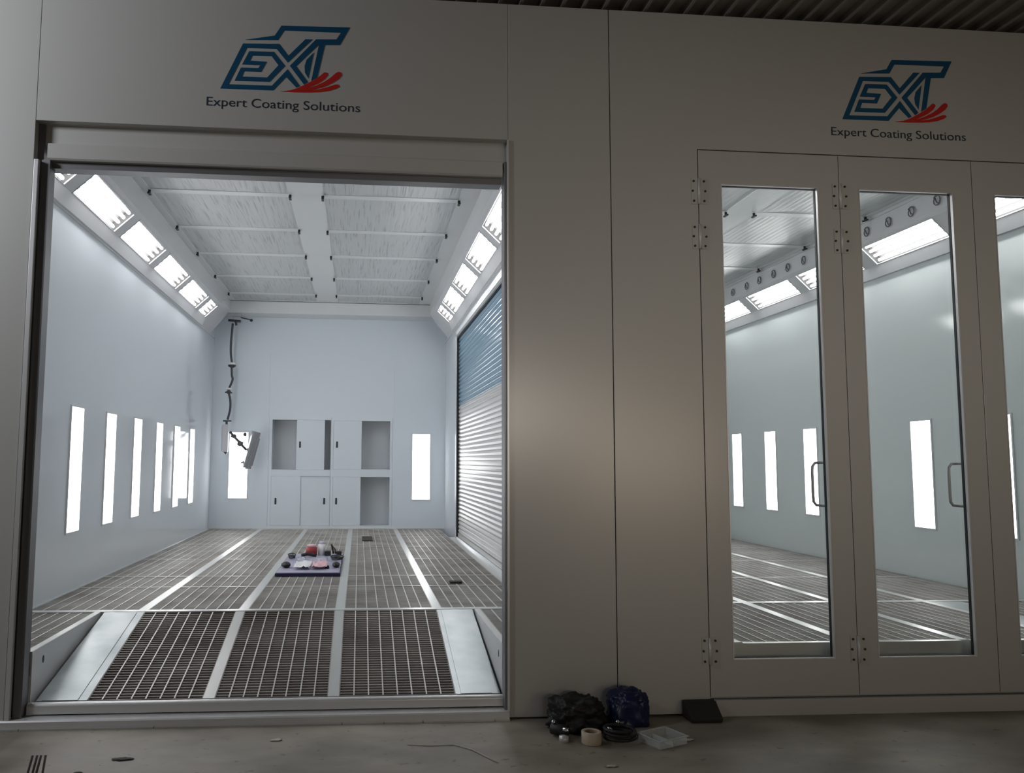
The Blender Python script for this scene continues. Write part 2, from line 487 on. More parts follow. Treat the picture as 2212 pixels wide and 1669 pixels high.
# ------------------------------------------------------------------ glazed folding doors
def hinge(cx, zc, h, parent):
    b = MB().box(cx - 0.052, cx - 0.010, -0.006, -0.001, zc - h / 2, zc + h / 2).box(cx + 0.010, cx + 0.052, -0.006, -0.001, zc - h / 2, zc + h / 2)
    o = b.build('hinge', M['facade'], parent)
    MB().tube([(cx, -0.011, zc - h / 2), (cx, -0.011, zc + h / 2)], 0.010, 10).build('pin', M['hinge_pin'], o)
    s = MB()
    for dx, off in ((-0.036, 0), (0.036, 0)):
        for j, dz in enumerate((-0.38, 0, 0.38)):
            sx = cx + dx + (0 if j != 1 else (-0.008 if dx < 0 else 0.008))
            s.tube([(sx, -0.011, zc + dz * h), (sx, -0.004, zc + dz * h)], 0.008, 8)
    s.build('screws', M['darkscrew'], o)
    return o


for i, ((a, b_), (wa, wb)) in enumerate(zip(LEAF, WIN)):
    d = MB().poly([(a, DZ0), (b_, DZ0), (b_, DZ1 - 0.004), (a, DZ1 - 0.004)], [[(wa, WZ0), (wb, WZ0), (wb, WZ1), (wa, WZ1)]], 0.0, 0.05)
    d = d.build('door_%d' % (i + 1), M['facade'], bevel=0.002)
    tag(d, ['leftmost leaf of the grey glazed folding doors', 'middle leaf of the grey glazed folding doors', 'rightmost leaf of the grey glazed folding doors, cut by the photo edge'][i], kind='structure')
    fr_ = MB()
    t = 0.007
    for (x0, x1, z0, z1) in ((wa, wa + t, WZ0, WZ1), (wb - t, wb, WZ0, WZ1), (wa + t, wb - t, WZ0, WZ0 + t), (wa + t, wb - t, WZ1 - t, WZ1)):
        fr_.box(x0, x1, -0.004, 0.020, z0, z1)
    fr_.build('glazing_bead', M['alu'], d)
    g = MB()
    for (x0, x1, z0, z1) in ((wa, wa + 0.01, WZ0, WZ1), (wb - 0.01, wb, WZ0, WZ1), (wa + 0.01, wb - 0.01, WZ0, WZ0 + 0.01), (wa + 0.01, wb - 0.01, WZ1 - 0.01, WZ1)):
        g.box(x0, x1, 0.021, 0.041, z0, z1)
    g.build('gasket', M['black'], d)
    MB().box(wa + 0.002, wb - 0.002, 0.042, 0.047, WZ0 + 0.002, WZ1 - 0.002).build('glass_pane', M['glass'], d)
    if i < 2:
        hx = wb + 0.012
        pts = [(hx + 0.01, 0.05, 1.325), (hx + 0.008, 0.085, 1.325), (hx, 0.11, 1.325), (hx - 0.035, 0.117, 1.328), (hx - 0.052, 0.118, 1.35), (hx - 0.055, 0.118, 1.40),
               (hx - 0.055, 0.118, 1.55), (hx - 0.052, 0.118, 1.59), (hx - 0.035, 0.117, 1.612), (hx, 0.11, 1.615), (hx + 0.008, 0.085, 1.615), (hx + 0.01, 0.05, 1.615)]
        MB().tube(pts, 0.0095, 10).build('handle', M['handle'], d)
        for (zc, h) in ((3.441, 0.18), (3.126, 0.17), (0.402, 0.172)):
            hinge(a - 0.002, zc, h, d)
    else:
        pts = [(wa - 0.02, 0.05, 1.33), (wa + 0.03, 0.117, 1.335), (wa + 0.04, 0.118, 1.40), (wa + 0.04, 0.118, 1.55), (wa + 0.03, 0.117, 1.605), (wa - 0.02, 0.05, 1.61)]

# ------------------------------------------------------------------ booth shells
struct('wall_left', MB().box(B1L - 0.08, B1L, 0.12, BY + 0.1, 0, TOPZ - 0.02), M['booth'], 'glossy white left wall of the open booth')
# right wall of the open booth, with the shutter opening
SY0, SY1, SZ0, SZ1 = 2.35, 7.36, 0.45, 3.575
rw = MB()
rw.box(B1R, B1R + 0.06, 0.12, SY0, 0, TOPZ - 0.02)
rw.box(B1R, B1R + 0.06, SY1, BY + 0.1, 0, TOPZ - 0.02)
rw.box(B1R, B1R + 0.06, SY0, SY1, SZ1, TOPZ - 0.02)
rw.box(B1R, B1R + 0.06, SY0, SY1, 0, SZ0)
struct('wall_right', rw, M['booth'], 'glossy white right wall of the open booth')
struct('wall_middle', MB().box(B2L - 0.08, B2L, 0.12, BY + 0.1, 0, TOPZ - 0.02), M['booth'])
struct('wall_right', MB().box(B2R, B2R + 0.08, 0.12, BY + 0.1, 0, TOPZ - 0.02), M['booth2'], 'glossy white wall seen through the glazed doors')
CX0, CX1, CZ0, CZ1 = -1.585, 0.582, 0.462, 2.372
for (a, b_, z0, z1) in ((B1L, CX0, 0, TOPZ - 0.02), (CX1, B1R, 0, TOPZ - 0.02), (CX0, CX1, CZ1, TOPZ - 0.02), (CX0, CX1, 0, CZ0)):
    struct('wall_back', MB().box(a, b_, BY, BY + 0.08, z0, z1), M['booth_back'], 'pale blue grey back wall of the open booth')
struct('wall_back', MB().box(B2L, B2R, BY, BY + 0.08, 0, TOPZ - 0.02), M['booth'])
struct('ceiling', MB().box(B1L, B1R, 0.12, BY, CZ + 0.12, CZ + 0.2), M['booth'])
struct('ceiling', MB().box(B2L, B2R, 0.12, BY, CZ + 0.12, CZ + 0.2), M['booth'])
# back wall fold line and beam under the ceiling
struct('trim_4', MB().box(B1L, B1R, 8.62, BY - 0.002, 4.13, 4.335), M['booth_trim'], 'white beam across the rear of the booth ceiling', bevel=0.004)
struct('trim_5', MB().box(B1L + 0.001, B1L + 0.012, 0.13, BY, 3.735, 3.752).box(B1R - 0.012, B1R - 0.001, 0.13, BY, 3.735, 3.752), M['booth_trim'])
# skirting angles at the back and the corner posts
struct('baseboard_back', MB().box(B1L, B1R, BY - 0.02, BY - 0.001, FZ, FZ + 0.02), M['alu'])
struct('trim_6', MB().box(B1R - 0.012, B1R - 0.0005, SY1 + 0.03, SY1 + 0.09, FZ, SZ1 + 0.08).box(B1R - 0.012, B1R - 0.0005, SY0, SY1 + 0.09, SZ1 + 0.03, SZ1 + 0.09), M['booth_trim'], 'white frame around the shutter')
struct('trim_7', MB().box(-1.60, -1.592, BY - 0.006, BY - 0.0005, 2.37, 3.5).box(0.60, 0.608, BY - 0.006, BY - 0.0005, 2.38, 3.3), M['booth_trim'])

# ------------------------------------------------------------------ coves with their slanted lamps
LIGHTS1 = [(0.46, 1.62), (1.81, 2.99), (3.17, 4.33), (4.52, 5.67), (5.84, 7.00), (7.18, 7.74)]
LIGHTS2 = [(0.88, 2.02), (2.225, 3.37), (3.575, 4.74), (4.93, 6.10), (6.30, 7.46)]
UL = math.hypot(0.20, 0.19)


def cove(name, wx, s, spans, yend, label):
    """wx wall x, s = +1 when the room lies toward +x"""
    X = lambda d: wx + s * d
    b = MB()
    # lower ledge + slanted strips either side of the lamps + vertical band
    b.prism_y([(X(0), 3.752), (X(0.035), 3.752), (X(0.082), 3.872), (X(0.08), 3.885), (X(0.0), 3.90)], 0.12, yend)
    b.prism_y([(X(0.278), 4.069), (X(0.33), 4.100), (X(0.33), CZ + 0.01), (X(0.315), CZ + 0.01), (X(0.315), 4.12), (X(0.27), 4.085)], 0.12, yend)
    ys = [0.12] + [v for a in spans for v in a] + [yend]
    for k in range(0, len(ys), 2):
        if ys[k + 1] > ys[k]:
            b.prism_y([(X(0.081), 3.878), (X(0.279), 4.068), (X(0.270), 4.078), (X(0.072), 3.888)], ys[k], ys[k + 1])
    o = b.build(name, M['cove']); tag(o, label, kind='structure')
    return o


def cove_end(name, wx, s, y0, y1):
    X = lambda d: wx + s * d
    b = MB().prism_y([(X(0), 3.752), (X(0.20), 3.99), (X(0.33), 4.18), (X(0.33), CZ + 0.01), (X(0.0), CZ + 0.01)], y0, y1)
    o = b.build(name, M['cove']); o['kind'] = 'structure'


def cove_lamp(wx, s, y0, y1, label, group):
    X = lambda d: wx + s * d
    ox, oz = X(0.08), 3.88
    e = empty('slanted_ceiling_lamp', (ox, (y0 + y1) / 2, oz), label, 'lamp', group)
    U = Vector((s * 0.20 / UL, 0, 0.19 / UL)); N = Vector((-s * 0.19 / UL, 0, 0.20 / UL))  # N points away from the room
    T = Matrix(((U.x, 0, N.x, ox), (0, 1, 0, 0), (U.z, 0, N.z, oz), (0, 0, 0, 1)))
    f = MB(); t = 0.010
    f.tbox(T, -0.006, t, y0, y1, -0.006, 0.004); f.tbox(T, UL - t, UL + 0.006, y0, y1, -0.006, 0.004)
    f.tbox(T, t, UL - t, y0, y0 + t, -0.006, 0.004); f.tbox(T, t, UL - t, y1 - t, y1, -0.006, 0.004)
    f.build('lamp_frame', M['cove'], e)
    r = MB()
    r.tbox(T, 0.0, UL, y0, y1, 0.068, 0.072)
    r.tbox(T, -0.004, 0.0, y0, y1, 0.004, 0.072); r.tbox(T, UL, UL + 0.004, y0, y1, 0.004, 0.072)
    r.tbox(T, 0.0, UL, y0 - 0.004, y0, 0.004, 0.072); r.tbox(T, 0.0, UL, y1, y1 + 0.004, 0.004, 0.072)
    r.build('reflector', M['reflector'], e)
    for k in range(4):
        u = UL * (k + 0.5) / 4
        m_ = MB().tube([T @ Vector((u, y0 + 0.035, 0.034)), T @ Vector((u, y1 - 0.035, 0.034))], 0.0165, 8)
        m_.build('fluorescent_tube', M['tube'], e)
    return e


cove('trim_8', B1L, 1, LIGHTS1, 7.80, 'slanted white light cove along the left of the open booth')
cove('trim_9', B1R, -1, LIGHTS1, 7.80, 'slanted white light cove along the right of the open booth')
cove('trim_10', B2R, -1, LIGHTS2, BY, 'slanted white light cove seen through the glazed doors')
cove_end('trim_11', B1L, 1, 7.80, 8.62)
cove_end('trim_12', B1R, -1, 7.80, 8.62)
G1 = 'slanted lamps along the left of the open booth'
G2 = 'slanted lamps along the right of the open booth'
G3 = 'slanted lamps behind the glazed doors'
dist = ['nearest', 'second nearest', 'third nearest', 'fourth nearest', 'fifth nearest', 'farthest']
for i, (a, b_) in enumerate(LIGHTS1):
    if i:
        cove_lamp(B1L, 1, a, b_, 'slanted four-tube lamp over the left booth wall, %s of its row' % (['', 'nearest full one', 'second full one', 'third full one', 'fourth full one', 'short farthest one'][i]), G1)
    else:
        cove_lamp(B1L, 1, a, b_, 'slanted four-tube lamp at the top left corner of the opening, mostly cut off', G1)
    if i:
        cove_lamp(B1R, -1, a, b_, 'slanted four-tube lamp over the right booth wall, %s of its row' % (['', 'nearest', 'second nearest', 'third nearest', 'fourth nearest', 'short farthest'][i]), G2)
for i, (a, b_) in enumerate(LIGHTS2):
    cove_lamp(B2R, -1, a, b_, 'slanted lamp behind the %s' % (['rightmost door leaf, cut by the photo edge', 'middle door leaf, above the row of clips end', 'leftmost door leaf, nearest of three there', 'leftmost door leaf, whole one with neighbours cut', 'leftmost door leaf, farthest of three there'][i]), G3)


cove('trim_21', B2L, 1, LIGHTS2, BY, 'slanted white light cove on the near side of the second booth')
for i, (a, b_) in enumerate(LIGHTS2):  # unseen lamps added so the second booth's walls get bright enough
    cove_lamp(B2L, 1, a, b_, 'added unseen slanted lamp over the near side wall of the booth behind the glazed doors', 'added slanted lamps on the near side of the second booth')


# ------------------------------------------------------------------ ceiling filters
def ceiling_filter(x0, x1, y0, y1, label, group, latches=True):
    e = empty('ceiling_filter', ((x0 + x1) / 2, (y0 + y1) / 2, CZ), label, 'ceiling filter', group)
    t = 0.012
    f = MB()
    f.box(x0, x0 + t, y0, y1, CZ - 0.0008, CZ + 0.02); f.box(x1 - t, x1, y0, y1, CZ - 0.0008, CZ + 0.02)
    f.box(x0 + t, x1 - t, y0, y0 + t, CZ - 0.0008, CZ + 0.02); f.box(x0 + t, x1 - t, y1 - t, y1, CZ - 0.0008, CZ + 0.02)
    f.build('filter_frame', M['fframe'], e)
    # softly sagging film
    nx, ny = 60, 6
    vs = []; fs = []
    for j in range(ny + 1):
        for i in range(nx + 1):
            u, v = i / nx, j / ny
            x = x0 + t + (x1 - x0 - 2 * t) * u; y = y0 + t + (y1 - y0 - 2 * t) * v
            z = CZ + 0.006 + 0.0022 * sin(i * 1.9) * (0.6 + 0.4 * mnoise.noise(Vector((x * 3, y * 3, 1)))) + 0.010 * mnoise.noise(Vector((x * 2.2, y * 1.7, 4)))
            vs.append((x, y, z))
    for j in range(ny):
        for i in range(nx):
            a = j * (nx + 1) + i
            fs.append((a, a + 1, a + nx + 2, a + nx + 1))
    MB().quadmesh(vs, fs, True).build('film', M['film'], e)
    if latches:
        for xx in (x0 - 0.0, x1 + 0.0):
            l = MB()
            l.tube([(xx, y1 + 0.02, CZ - 0.001), (xx, y1 + 0.02, CZ - 0.035)], 0.014, 8)
            l.box(xx - 0.012, xx + 0.012, y1 - 0.02, y1 + 0.06, CZ - 0.045, CZ - 0.03)
            l.build('latch', M['black'], e)
    return e


YB = [1.76, 3.05, 4.30, 5.49, 6.78, 8.01, 8.62]
h = 0.045
side = ['left', 'right']
for c, (x0, x1) in enumerate([(-2.175, -0.755), (-0.42, 1.005)]):
    for r_ in range(len(YB) - 1):
        ceiling_filter(x0, x1, YB[r_] + h, YB[r_ + 1] - h, 'pleated ceiling filter of the open booth, %s column, %s row from the opening' % (side[c], ORD[r_]),
                       'ceiling filters of the open booth', r_ < len(YB) - 2)
# the frame of flat bars between the filters
fr_ = MB()
fr_.box(B1L + 0.33, -2.175, 0.12, 8.62, CZ, CZ + 0.03); fr_.box(-0.755, -0.42, 0.12, 8.62, CZ - 0.002, CZ + 0.03); fr_.box(1.005, B1R - 0.33, 0.12, 8.62, CZ, CZ + 0.03)
fr_.box(-2.175, -0.755, 0.12, YB[0] + h, CZ, CZ + 0.03); fr_.box(-0.42, 1.005, 0.12, YB[0] + h, CZ, CZ + 0.03)
for y in YB[1:-1]:
    fr_.box(-2.175, -0.755, y - h, y + h, CZ, CZ + 0.03); fr_.box(-0.42, 1.005, y - h, y + h, CZ, CZ + 0.03)
for a, b_ in ((-2.175, -0.755), (-0.42, 1.005)): fr_.box(a, b_, 8.575, 8.62, CZ, CZ + 0.03)
fr_.box(B1L, B1L + 0.33, 7.8, 8.62, CZ + 0.01, CZ + 0.03); fr_.box(B1R - 0.33, B1R, 7.8, 8.62, CZ + 0.01, CZ + 0.03)
struct('ceiling', fr_, M['fframe'], 'white ceiling frame between the filters of the open booth')
YB2 = [1.90, 3.12, 4.33, 5.50, 6.75]
fr_ = MB()
for c, (x0, x1) in enumerate([(2.63, 3.95), (4.27, 5.555)]):
    for r_ in range(len(YB2) - 1):
        if c == 0 and r_ != 1: 
            if r_ > 1: continue
        ceiling_filter(x0, x1, YB2[r_] + h, YB2[r_ + 1] - h, 'ceiling filter behind the glazed doors, %s column, %s row from the doors' % (side[c], ORD[r_]), 'ceiling filters behind the glazed doors')
    for y in YB2: fr_.box(x0, x1, y - h, y + h, CZ, CZ + 0.03)
    fr_.box(x0, x1, 0.12, YB2[0] - h, CZ, CZ + 0.03); fr_.box(x0, x1, YB2[-1] + h, BY, CZ, CZ + 0.03)
fr_.box(2.63, 3.95, YB2[2] + h, YB2[-1] - h, CZ, CZ + 0.03)
fr_.box(B2L, 2.63, 0.12, BY, CZ, CZ + 0.03); fr_.box(3.95, 4.27, 0.12, BY, CZ, CZ + 0.03); fr_.box(5.555, B2R - 0.31, 0.12, BY, CZ, CZ + 0.03)
struct('ceiling', fr_, M['fframe'], 'white ceiling frame behind the glazed doors')
struct('trim_13', MB().box(B2R - 0.345, B2R - 0.331, 0.13, BY, CZ - 0.035, CZ - 0.001), M['alu'], 'bright metal edge above the cove')


# ------------------------------------------------------------------ vertical wall lights
def wall_lamp_x(x, s, yc, label, group, wd=0.31):
    e = empty('wall_lamp', (x, yc, 0.95), label, 'wall lamp', group)
    y0, y1, z0, z1 = yc - wd / 2, yc + wd / 2, 0.950, 2.072
    f = MB(); t = 0.016
    X0, X1 = sorted((x, x + s * 0.012))
    f.box(X0, X1, y0 - t, y0, z0 - t, z1 + t); f.box(X0, X1, y1, y1 + t, z0 - t, z1 + t)
    f.box(X0, X1, y0, y1, z0 - t, z0); f.box(X0, X1, y0, y1, z1, z1 + t)
    f.build('lamp_frame', M['booth_trim'], e)
    X0, X1 = sorted((x, x + s * 0.006))
    MB().box(X0, X1, y0, y1, z0, z1).build('diffuser', M['diffuser'], e)
    return e


def wall_lamp_y(y, x0, x1, z0, z1, label, group):
    e = empty('wall_lamp', ((x0 + x1) / 2, y, z0), label, 'wall lamp', group)
    t = 0.016
    f = MB()
    f.box(x0 - t, x0, y - 0.012, y, z0 - t, z1 + t); f.box(x1, x1 + t, y - 0.012, y, z0 - t, z1 + t)
    f.box(x0, x1, y - 0.012, y, z0 - t, z0); f.box(x0, x1, y - 0.012, y, z1, z1 + t)
    f.build('lamp_frame', M['booth_trim'], e)
    MB().box(x0, x1, y - 0.006, y, z0, z1).build('diffuser', M['diffuser'], e)


WL1 = [1.42, 2.43, 3.43, 4.43, 5.44, 6.44, 7.46]
for i, y in enumerate(WL1):
    wall_lamp_x(B1L, 1, y, 'tall bright lamp on the left booth wall, %s from the opening' % ORD[i], 'tall lamps on the left booth wall')
WL2 = [1.87, 2.90, 3.95, 4.99, 6.02, 7.04]
wl2 = ['tall bright lamp behind the rightmost door leaf', 'tall bright lamp behind the middle door leaf', None, 'tall bright lamp behind the handle of the leftmost door leaf',
       'tall bright lamp in the centre of the leftmost door leaf', 'tall bright lamp at the left edge of the leftmost door leaf']
for i, y in enumerate(WL2):
    if wl2[i]: wall_lamp_x(B2R, -1, y, wl2[i], 'tall lamps behind the glazed doors', 0.30)
wall_lamp_y(BY, -2.26, -1.945, 0.95, 2.09, 'tall bright lamp on the back wall, partly behind the hanging infrared dryer', 'tall lamps on the back wall')
wall_lamp_y(BY, 0.938, 1.248, 0.94, 2.09, 'tall bright lamp on the back wall near the shutter', 'tall lamps on the back wall')

# ------------------------------------------------------------------ roller shutter in the right wall
sh = empty('roller_shutter', (B1R + 0.03, (SY0 + SY1) / 2, SZ0), 'ribbed roller shutter in the right booth wall, blue above and white below', 'roller shutter')


def slats(z0, z1, pitch=0.062):
    vs = []; fs = []
    n = max(1, round((z1 - z0) / pitch)); p = (z1 - z0) / n
    prof = []
    for k in range(n):
        for q, dx in ((0.0, 0.010), (0.12, 0.0), (0.5, -0.010), (0.88, 0.0)):
            prof.append((B1R + 0.034 + dx, z0 + (k + q) * p))
    prof.append((B1R + 0.044, z1))
    m = len(prof)
    for yy in (SY0 + 0.01, SY1 - 0.01):
        vs += [(a, yy, b) for a, b in prof]
    fs = [(i, i + 1, m + i + 1, m + i) for i in range(m - 1)]
    return MB().quadmesh(vs, fs)


o = slats(2.483, SZ1 - 0.012).build('upper_slats', M['blue_slat'], sh, recalc=False); o['label'] = 'blue upper slats'
o = slats(SZ0 + 0.06, 2.483).build('lower_slats', M['white_slat'], sh, recalc=False); o['label'] = 'white lower slats'
MB().box(B1R + 0.02, B1R + 0.05, SY0 + 0.01, SY1 - 0.01, SZ0 + 0.005, SZ0 + 0.058).build('bottom_rail', M['strip'], sh)
sf = MB().box(B1R - 0.004, B1R + 0.05, SY1 - 0.035, SY1 - 0.0, SZ0, SZ1).box(B1R - 0.004, B1R + 0.05, SY0, SY1 - 0.035, SZ1 - 0.025, SZ1)
sf.build('seal', M['black'], sh)
struct('wall_middle', MB().box(B1R + 0.07, B1R + 0.11, SY0 - 0.1, SY1 + 0.1, 0.2, 3.9), M['booth'])

# ------------------------------------------------------------------ cabinets let into the back wall
def cabinet(x0, x1, upper, lower, doors, label):
    e = empty('built_in_cabinet', ((x0 + x1) / 2, BY, CZ0), label, 'cabinet', 'cabinets let into the back wall')
    w = 0.05 if x0 < -1 else 0.045
    b = MB()
    y = BY - 0.002
    def face(a, c, z0, z1): b.box(a, c, y, y + 0.03, z0, z1)
    face(x0, upper[0], CZ0, CZ1); face(upper[1], x1, CZ0, CZ1)
    face(upper[0], upper[1], upper[3], CZ1); face(upper[0], upper[1], lower[3], upper[2]); face(upper[0], upper[1], CZ0, lower[2])
    b.build('cabinet_face', M['booth_back'], e)
    c = MB()
    c.box(x0, x1, y + 0.40, y + 0.42, CZ0, CZ1)
    c.box(x0, upper[0], y + 0.03, y + 0.40, CZ0, CZ1); c.box(upper[1], x1, y + 0.03, y + 0.40, CZ0, CZ1)
    c.box(upper[0], upper[1], y + 0.03, y + 0.40, upper[3], CZ1); c.box(upper[0], upper[1], y + 0.03, y + 0.40, lower[3], upper[2]); c.box(upper[0], upper[1], y + 0.03, y + 0.40, CZ0, lower[2])
    c.build('cabinet_inside', M['niche'], e)
    for (a, d, z0, z1, yo, hx, hz) in doors:
        o = MB().box(a, d, y + yo, y + yo + 0.02, z0, z1).build('sliding_door', M['booth_back'], e, 0.001)
        MB().box(hx - 0.015, hx + 0.015, y + yo - 0.012, y + yo, hz - 0.055, hz + 0.055).build('handle', M['black'], o, 0.004)
    return e


cabinet(CX0 + 0.003, -0.507, (-1.532, -0.512, 1.448, 2.322), (-1.532, -0.512, 0.478, 1.336),
        [(-1.108, -0.617, 1.450, 2.320, 0.004, -1.045, 1.886), (-1.530, -1.02, 0.480, 1.334, 0.001, -1.447, 0.900), (-1.018, -0.513, 0.480, 1.334, 0.022, -0.606, 0.903)],
        'white built-in cabinet in the back wall, the left one with a dark slit')
cabinet(-0.503, CX1 - 0.003, (-0.462, 0.538, 1.459, 2.316), (-0.462, 0.535, 0.480, 1.326),
        [(-0.460, 0.034, 1.461, 2.314, 0.004, -0.398, 1.892), (-0.460, 0.026, 0.482, 1.324, 0.004, -0.397, 0.903)],
        'white built-in cabinet in the back wall, the right one with two open recesses')

# ------------------------------------------------------------------ floors: pit, strips, gratings
pt = MB()
pt.box(B1L, B1R, 1.45, BY, FZ - 0.14, FZ - 0.10)
pt.box(B1L, -1.99, 0.12, 1.45, FZ - 0.14, FZ - 0.10); pt.box(0.955, B1R, 0.12, 1.45, FZ - 0.14, FZ - 0.10)
pt.quadmesh([(-1.98, 0.1, 0.02), (0.945, 0.1, 0.02), (0.945, 1.45, FZ - 0.10), (-1.98, 1.45, FZ - 0.10)], [(0, 1, 2, 3)])
pt.box(B2L, B2R, 0.12, BY, FZ - 0.14, FZ - 0.10)
struct('floor', pt, M['pit'], 'brown filter mats in the pit under the gratings')


def grating(x0, x1, y0, y1, label, group, T=None, pitch=0.034, cells=8):
    """bars and rods in local coordinates, top at z=0"""
    e = empty('floor_grating', (0, 0, 0), label, 'floor grating', group)
    cx, cy = (x0 + x1) / 2, (y0 + y1) / 2
    base = (T @ Vector((cx, cy, 0))) if T else Vector((cx, cy, FZ))
    e.location = base
    TT = T if T else Matrix.Translation((0, 0, FZ))
    b = MB()
    n = max(2, round((y1 - y0 - 0.01) / pitch)); p = (y1 - y0 - 0.01) / n
    for k in range(1, n):
        y = y0 + 0.005 + k * p
        b.tbox(TT, x0 + 0.005, x1 - 0.005, y - 0.0045, y + 0.0045, -0.026, -0.004)
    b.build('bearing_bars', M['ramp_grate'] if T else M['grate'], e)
    rr = MB()
    q = (x1 - x0) / cells
    for k in range(1, cells):
        x = x0 + k * q
        rr.tbox(TT, x - 0.0042, x + 0.0042, y0 + 0.005, y1 - 0.005, -0.006, 0.0)
    rr.build('cross_rods', M['rod'], e)
    f = MB()
    f.tbox(TT, x0, x0 + 0.005, y0, y1, -0.028, -0.001); f.tbox(TT, x1 - 0.005, x1, y0, y1, -0.028, -0.001)
    f.tbox(TT, x0 + 0.005, x1 - 0.005, y0, y0 + 0.005, -0.028, -0.001); f.tbox(TT, x0 + 0.005, x1 - 0.005, y1 - 0.005, y1, -0.028, -0.001)
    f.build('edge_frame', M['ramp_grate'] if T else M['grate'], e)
    return e


COLS = [(-2.565, -1.722), (-1.646, -0.942), (-0.866, -0.174), (-0.100, 0.610), (0.683, 1.425)]
ROWS = [(1.505, 2.655), (2.68, 3.345), (3.375, 4.77), (4.795, 6.18), (6.21, 7.60), (7.625, 9.045)]
for r_, (y0, y1) in enumerate(ROWS):
    for c, (x0, x1) in enumerate(COLS):
        grating(x0, x1, y0, y1, 'open booth grating, %s column from the left wall, %s row behind the ramp' % (ORD[c], ORD[r_]), 'floor gratings of the open booth')
st = MB()
for x in (-1.684, -0.904, -0.137, 0.6465):
    st.box(x - 0.036, x + 0.036, 1.502, BY - 0.02, FZ - 0.05, FZ)
st.box(1.427, B1R, 1.502, SY1 + 0.2, FZ - 0.05, FZ)
st.box(B1L, B1R, 1.425, 1.50, FZ - 0.05, FZ + 0.004)
for k in range(len(ROWS) - 1):
    ym = (ROWS[k][1] + ROWS[k + 1][0]) / 2
    for (x0, x1) in COLS: st.box(x0, x1, ym - 0.011, ym + 0.011, FZ - 0.05, FZ + 0.001)
st.box(B1L, -2.567, 1.502, BY - 0.02, FZ - 0.05, FZ)
struct('trim_14', st, M['strip'], 'bright steel strips between the floor gratings')

# ramp sunk between two raised sides
RY0, RY1, RZ0, RZ1 = 0.135, 1.42, 0.122, FZ
ang = math.atan2(RZ1 - RZ0, RY1 - RY0)
RL = math.hypot(RZ1 - RZ0, RY1 - RY0)
TR = Matrix.Translation((0, RY0, RZ0)) @ Matrix.Rotation(ang, 4, 'X')
for (x0, x1), nm in zip([(-1.650, -0.952), (-0.880, -0.177), (-0.105, 0.636)], ('left', 'middle', 'right')):
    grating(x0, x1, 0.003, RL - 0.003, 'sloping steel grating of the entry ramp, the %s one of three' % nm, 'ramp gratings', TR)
st = MB()
st.tbox(TR, -0.951, -0.881, 0.0, RL, -0.03, 0.001); st.tbox(TR, -0.176, -0.106, 0.0, RL, -0.03, 0.001)
struct('trim_15', st, M['strip'], 'steel strips between the ramp gratings')
for (x0, x1, nm) in ((-1.955, -1.651, 'left'), (0.637, 0.925, 'right')):
    e = empty('ramp_side_plate', ((x0 + x1) / 2, RY0, RZ0), 'galvanised steel plate along the %s edge of the entry ramp' % nm, 'steel plate')
    MB().tbox(TR, x0, x1, 0.0, RL, -0.012, 0.001).build('plate', M['galv'], e)
    MB().tbox(TR, x0 + 0.035, x1 - 0.055, 0.0, RL - 0.01, 0.0015, 0.005).build('raised_sheet', M['galv'], e)
bar = MB()
pr = [(0.075, 0.06), (0.075, 0.105)] + [(0.102 - 0.027 * cos(t * pi / 12), 0.105 + 0.020 * sin(t * pi / 12)) for t in range(1, 12)] + [(0.129, 0.105), (0.129, 0.06)]
bar.prism_x(pr, -1.985, 0.94)
struct('trim_16', bar, M['alu'], 'rounded metal nosing along the foot of the ramp')
for (xa, xb, nm, sgn) in ((-1.992, -1.984, 'left', 1), (0.944, 0.952, 'right', -1)):
    o = MB().prism_x([(0.125, 0.06), (1.43, 0.06), (1.43, FZ + 0.002), (0.125, FZ + 0.002)], xa, xb).build('trim_17' if sgn > 0 else 'trim_18', M['booth_trim'])
    tag(o, 'pale side panel of the sunken ramp, %s side' % nm, kind='structure')
    xx = xb + 0.0008 if sgn > 0 else xa - 0.0008
    hh = MB().tube([(xx - 0.0008, 0.30, 0.335), (xx + 0.0008, 0.30, 0.335)], 0.016, 14)
    hh.v = [(v[0], 0.30 + (v[1] - 0.30) * 0.9, 0.335 + (v[2] - 0.335) * 1.5) for v in hh.v]
    hh.build('lifting_hole', M['black'], o)
struct('trim_19', MB().box(-2.03, -1.992, 0.125, 1.425, FZ - 0.05, FZ + 0.003).box(0.952, 0.99, 0.125, 1.425, FZ - 0.05, FZ + 0.003), M['strip'], 'bright steel edge of the raised floor beside the ramp')
grating(-2.565, -2.035, 0.13, 1.42, 'steel grating left of the sunken ramp', 'gratings beside the ramp', cells=6)
grating(0.995, 1.51, 0.13, 1.42, 'steel grating right of the sunken ramp', 'gratings beside the ramp', cells=6)

# floor of the second booth
COLS2 = [(2.558, 3.284), (3.357, 4.092), (4.168, 4.912), (4.99, 5.93)]
ROWS2 = [(0.17, 1.60), (1.68, 3.085), (3.11, 4.50), (4.53, 6.00), (6.03, 7.50), (7.53, 9.04)]
st = MB()
for x in (2.52, 3.32, 4.13, 4.951): st.box(x - 0.036, x + 0.036, 0.16, BY, FZ - 0.05, FZ)
for a, b_ in zip((B2L, 2.557, 3.357, 4.167, 4.988), (2.483, 3.283, 4.093, 4.914, B2R)):
    st.box(a, b_, 1.605, 1.675, FZ - 0.05, FZ + 0.001); st.box(a, b_, 0.125, 0.165, FZ - 0.09, FZ + 0.001)
    for y in (3.097, 4.515, 6.015, 7.515): st.box(a, b_, y - 0.011, y + 0.011, FZ - 0.05, FZ + 0.001)
st.box(B2L, B2R, 0.121, 0.124, 0.15, FZ + 0.001)
struct('trim_20', st, M['strip'], 'bright steel strips between the gratings behind the glazed doors')
